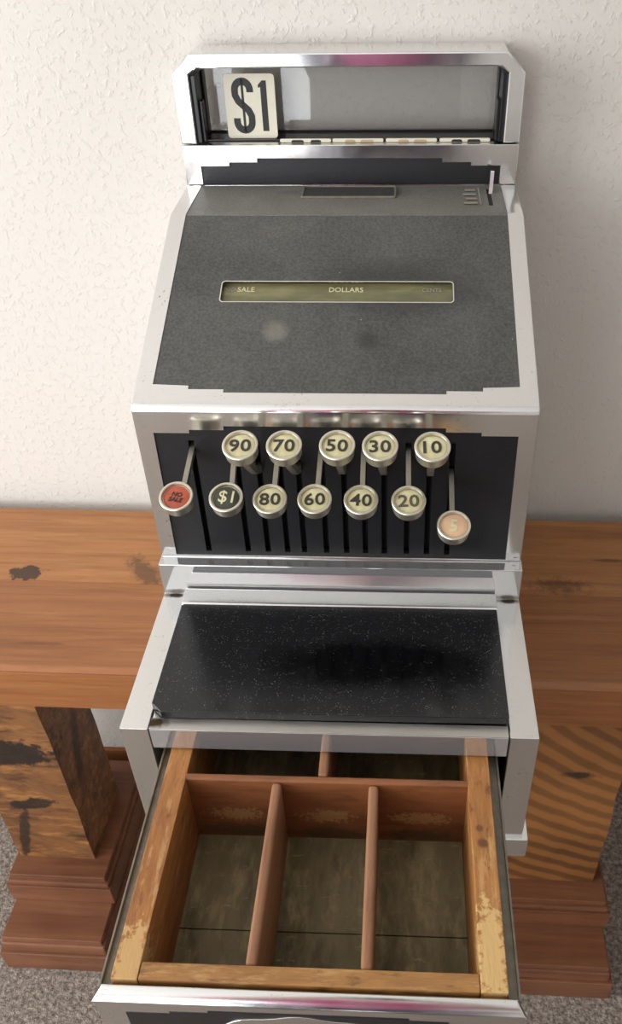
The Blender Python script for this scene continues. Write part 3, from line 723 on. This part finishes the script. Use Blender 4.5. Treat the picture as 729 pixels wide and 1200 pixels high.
# drawer front: rounded chrome bar above a stepped black panel
b = R(); b.prism([(-0.1502, 0.0010), (-0.1502, 0.0762), (-0.1512, 0.0772), (-0.1535, 0.0764), (-0.1558, 0.0746), (-0.1574, 0.0728), (-0.1580, 0.0715), (-0.1577, 0.0706), (-0.1562, 0.0700), (-0.1562, 0.0010)], 'X', -0.1168, 0.1168, 0.0005)
for v in b.bm.verts:
    zz = v.co.z - OFF[2]
    v.co.x = math.copysign(abs(v.co.x) - min(0.006, max(0.0, zz - 0.0716) * 0.9), v.co.x)
df = b.build('drawer_front', 'satin', drawer, ang=0.9)
pn = mirror([(0.1010, 0.004), (0.1010, 0.0560), (0.0765, 0.0560), (0.0765, 0.0585), (0.0550, 0.0585), (0.0550, 0.0612)])
me = plate_mesh([pn], 0.0012, 0.0003); me.transform(roff(frame((0, -0.1566, 0), (1, 0, 0), (0, 0, 1)))); smooth(me)
link_obj('front_panel', me, 'black', drawer)
me = plate_mesh([[(0.052 * math.cos(t), 0.030 + 0.028 * math.sin(t) * (1 + 0.05 * math.sin(9 * t))) for t in [2 * math.pi * i / 48 for i in range(48)]]], 0.0014, 0.0003)
me.transform(roff(frame((-0.005, -0.1570, 0), (1, 0, 0), (0, 0, 1)))); smooth(me)
link_obj('front_emblem', me, 'satin', drawer)

# ------------------------------------------------------------------ the photographer, who shows in the polished metal
MT['skin'] = plain('skin', 'c99a80', 0.5, var=0.05)
MT['pink'] = plain('pink_knit', 'cf6f9c', 0.8, var=0.12, vs=200, bmp=0.2)
MT['trouser'] = plain('mauve_grey_trousers', '4b4552', 0.85, var=0.1)
MT['hair'] = plain('brown_hair', '3b281b', 0.6, var=0.3, vs=80)
MT['shoe'] = plain('dark_shoe', '1d1b1b', 0.6, var=0.1)
def skin_mesh(name, verts, edges, radii, sub=2):
    me = bpy.data.meshes.new(name); me.from_pydata(verts, edges, [])
    o = bpy.data.objects.new(name, me); COL.objects.link(o)
    o.modifiers.new('skin', 'SKIN')
    for v, r in zip(me.skin_vertices[0].data, radii): v.radius = r if isinstance(r, tuple) else (r, r)
    me.skin_vertices[0].data[0].use_root = True
    sb = o.modifiers.new('sub', 'SUBSURF'); sb.levels = sub; sb.render_levels = sub
    bpy.context.view_layer.update()
    dg = bpy.context.evaluated_depsgraph_get(); out = bpy.data.meshes.new_from_object(o.evaluated_get(dg))
    bpy.data.objects.remove(o); bpy.data.meshes.remove(me)
    for p in out.polygons: p.use_smooth = True
    return out
PX, PY = 0.0, -0.86
person = empty('person', (PX, PY, 0))
tag(person, 'person in a pink top and dark trousers holding up a phone, mirrored in the chrome', 'person')
CL = Vector((0.046 - PX, -0.3457 - PY, 1.1156))     # the phone's lens, in the person's frame
ph = [CL + rt * dx + up * dy - fw * 0.012 for dx, dy in ((-0.074, -0.075), (0.042, -0.085))]
V = [(0, 0, .80), (0, .0, .95), (0, -.01, 1.10), (0, -.01, 1.26), (0, 0, 1.34), (0, .03, 1.40), (0, .06, 1.46), (0, .07, 1.54),
     (-.08, 0, .76), (-.10, .01, .44), (-.10, -.01, .09), (-.10, .11, .035), (.08, 0, .76), (.10, .01, .44), (.10, -.01, .09), (.10, .11, .035),
     (-.15, -.01, 1.27), (-.20, .06, 1.03), tuple(ph[0] + Vector((-.03, -.09, -.03))), (.15, -.01, 1.27), (.20, .06, 1.03), tuple(ph[1] + Vector((.03, -.09, -.03)))]
E_ = [(0, 1), (1, 2), (2, 3), (3, 4), (4, 5), (5, 6), (6, 7), (0, 8), (8, 9), (9, 10), (10, 11), (0, 12), (12, 13), (13, 14), (14, 15), (3, 16), (16, 17), (17, 18), (3, 19), (19, 20), (20, 21)]
RA = [.13, .12, .13, .11, .055, .05, .075, .075, .085, .06, .042, .035, .085, .06, .042, .035, .055, .042, .026, .055, .042, .026]
hands = 0
for side, (wr, sgn) in enumerate(((18, -1), (21, 1))):
    w = Vector(V[wr]); palm = ph[side] + Vector((sgn * 0.012, -0.03, -0.01)); pi_ = len(V); V.append(tuple(palm)); E_.append((wr, pi_)); RA.append((.026, .016))
    for k in range(4):
        base = palm + up * (0.018 - 0.013 * k) - rt * sgn * 0.006; tip1 = base + fw * 0.030 - rt * sgn * 0.004; tip2 = tip1 - rt * sgn * (0.024 - 0.002 * abs(k - 1)) + fw * 0.003
        n = len(V); V += [tuple(base), tuple(tip1), tuple(tip2)]; E_ += [(pi_, n), (n, n + 1), (n + 1, n + 2)]; RA += [.009, .008, .007]
    tb = palm - rt * sgn * 0.012 + up * 0.022; n = len(V); V += [tuple(tb), tuple(tb - rt * sgn * 0.02 + up * 0.014)]; E_ += [(pi_, n), (n, n + 1)]; RA += [.010, .008]
link_obj('body', skin_mesh('body', V, E_, RA), 'skin', person).modifiers.clear()
t = 0.018
tv = V[:5] + V[16:18] + V[19:21]
link_obj('pink_top', skin_mesh('pink_top', [V[1], (0, 0, .76), V[2], V[3], (0, 0, 1.32), V[16], V[17], V[19], V[20]],
     [(0, 1), (0, 2), (2, 3), (3, 4), (3, 5), (5, 6), (3, 7), (7, 8)], [.155, .17, .15, .135, .08, .075, .06, .075, .06]), 'pink', person).modifiers.clear()
link_obj('trousers', skin_mesh('trousers', [V[0], V[8], V[9], V[10], V[12], V[13], V[14]], [(0, 1), (1, 2), (2, 3), (0, 4), (4, 5), (5, 6)], [.15, .105, .08, .065, .105, .08, .065]), 'trouser', person).modifiers.clear()
link_obj('hair', skin_mesh('hair', [(0, .03, 1.57), (0, -.02, 1.53), (0, -.045, 1.43), (0, -.06, 1.30)], [(0, 1), (1, 2), (2, 3)], [.078, .088, .085, .06]), 'hair', person).modifiers.clear()
for sx_ in (-.10, .10):
    link_obj('shoe', skin_mesh('shoe', [(sx_, -.03, .045), (sx_, .06, .04), (sx_, .15, .03)], [(0, 1), (1, 2)], [.045, .045, .032]), 'shoe', person).modifiers.clear()
# the phone in the photographer's hands
phone_m = Matrix(((rt.x, up.x, -fw.x, 0.04597543), (rt.y, up.y, -fw.y, -0.34569548), (rt.z, up.z, -fw.z, 0.55384013 + FLOOR), (0, 0, 0, 1)))
q = B(); q.prism(rrect(-0.052, 0.020, -0.130, 0.018, 0.010), 'Z', 0.004, 0.012, 0.0012)
phone = q.build('smartphone', plain('phone_shell', '2a2a2d', 0.25)); phone.matrix_basis = phone_m
tag(phone, 'dark smartphone held up in the hands of the person', 'phone')
q = B(); q.prism(rrect(-0.049, 0.017, -0.127, 0.015, 0.008), 'Z', 0.0121, 0.0124); q.build('screen', plain('phone_screen', '0a0a0c', 0.1), phone)
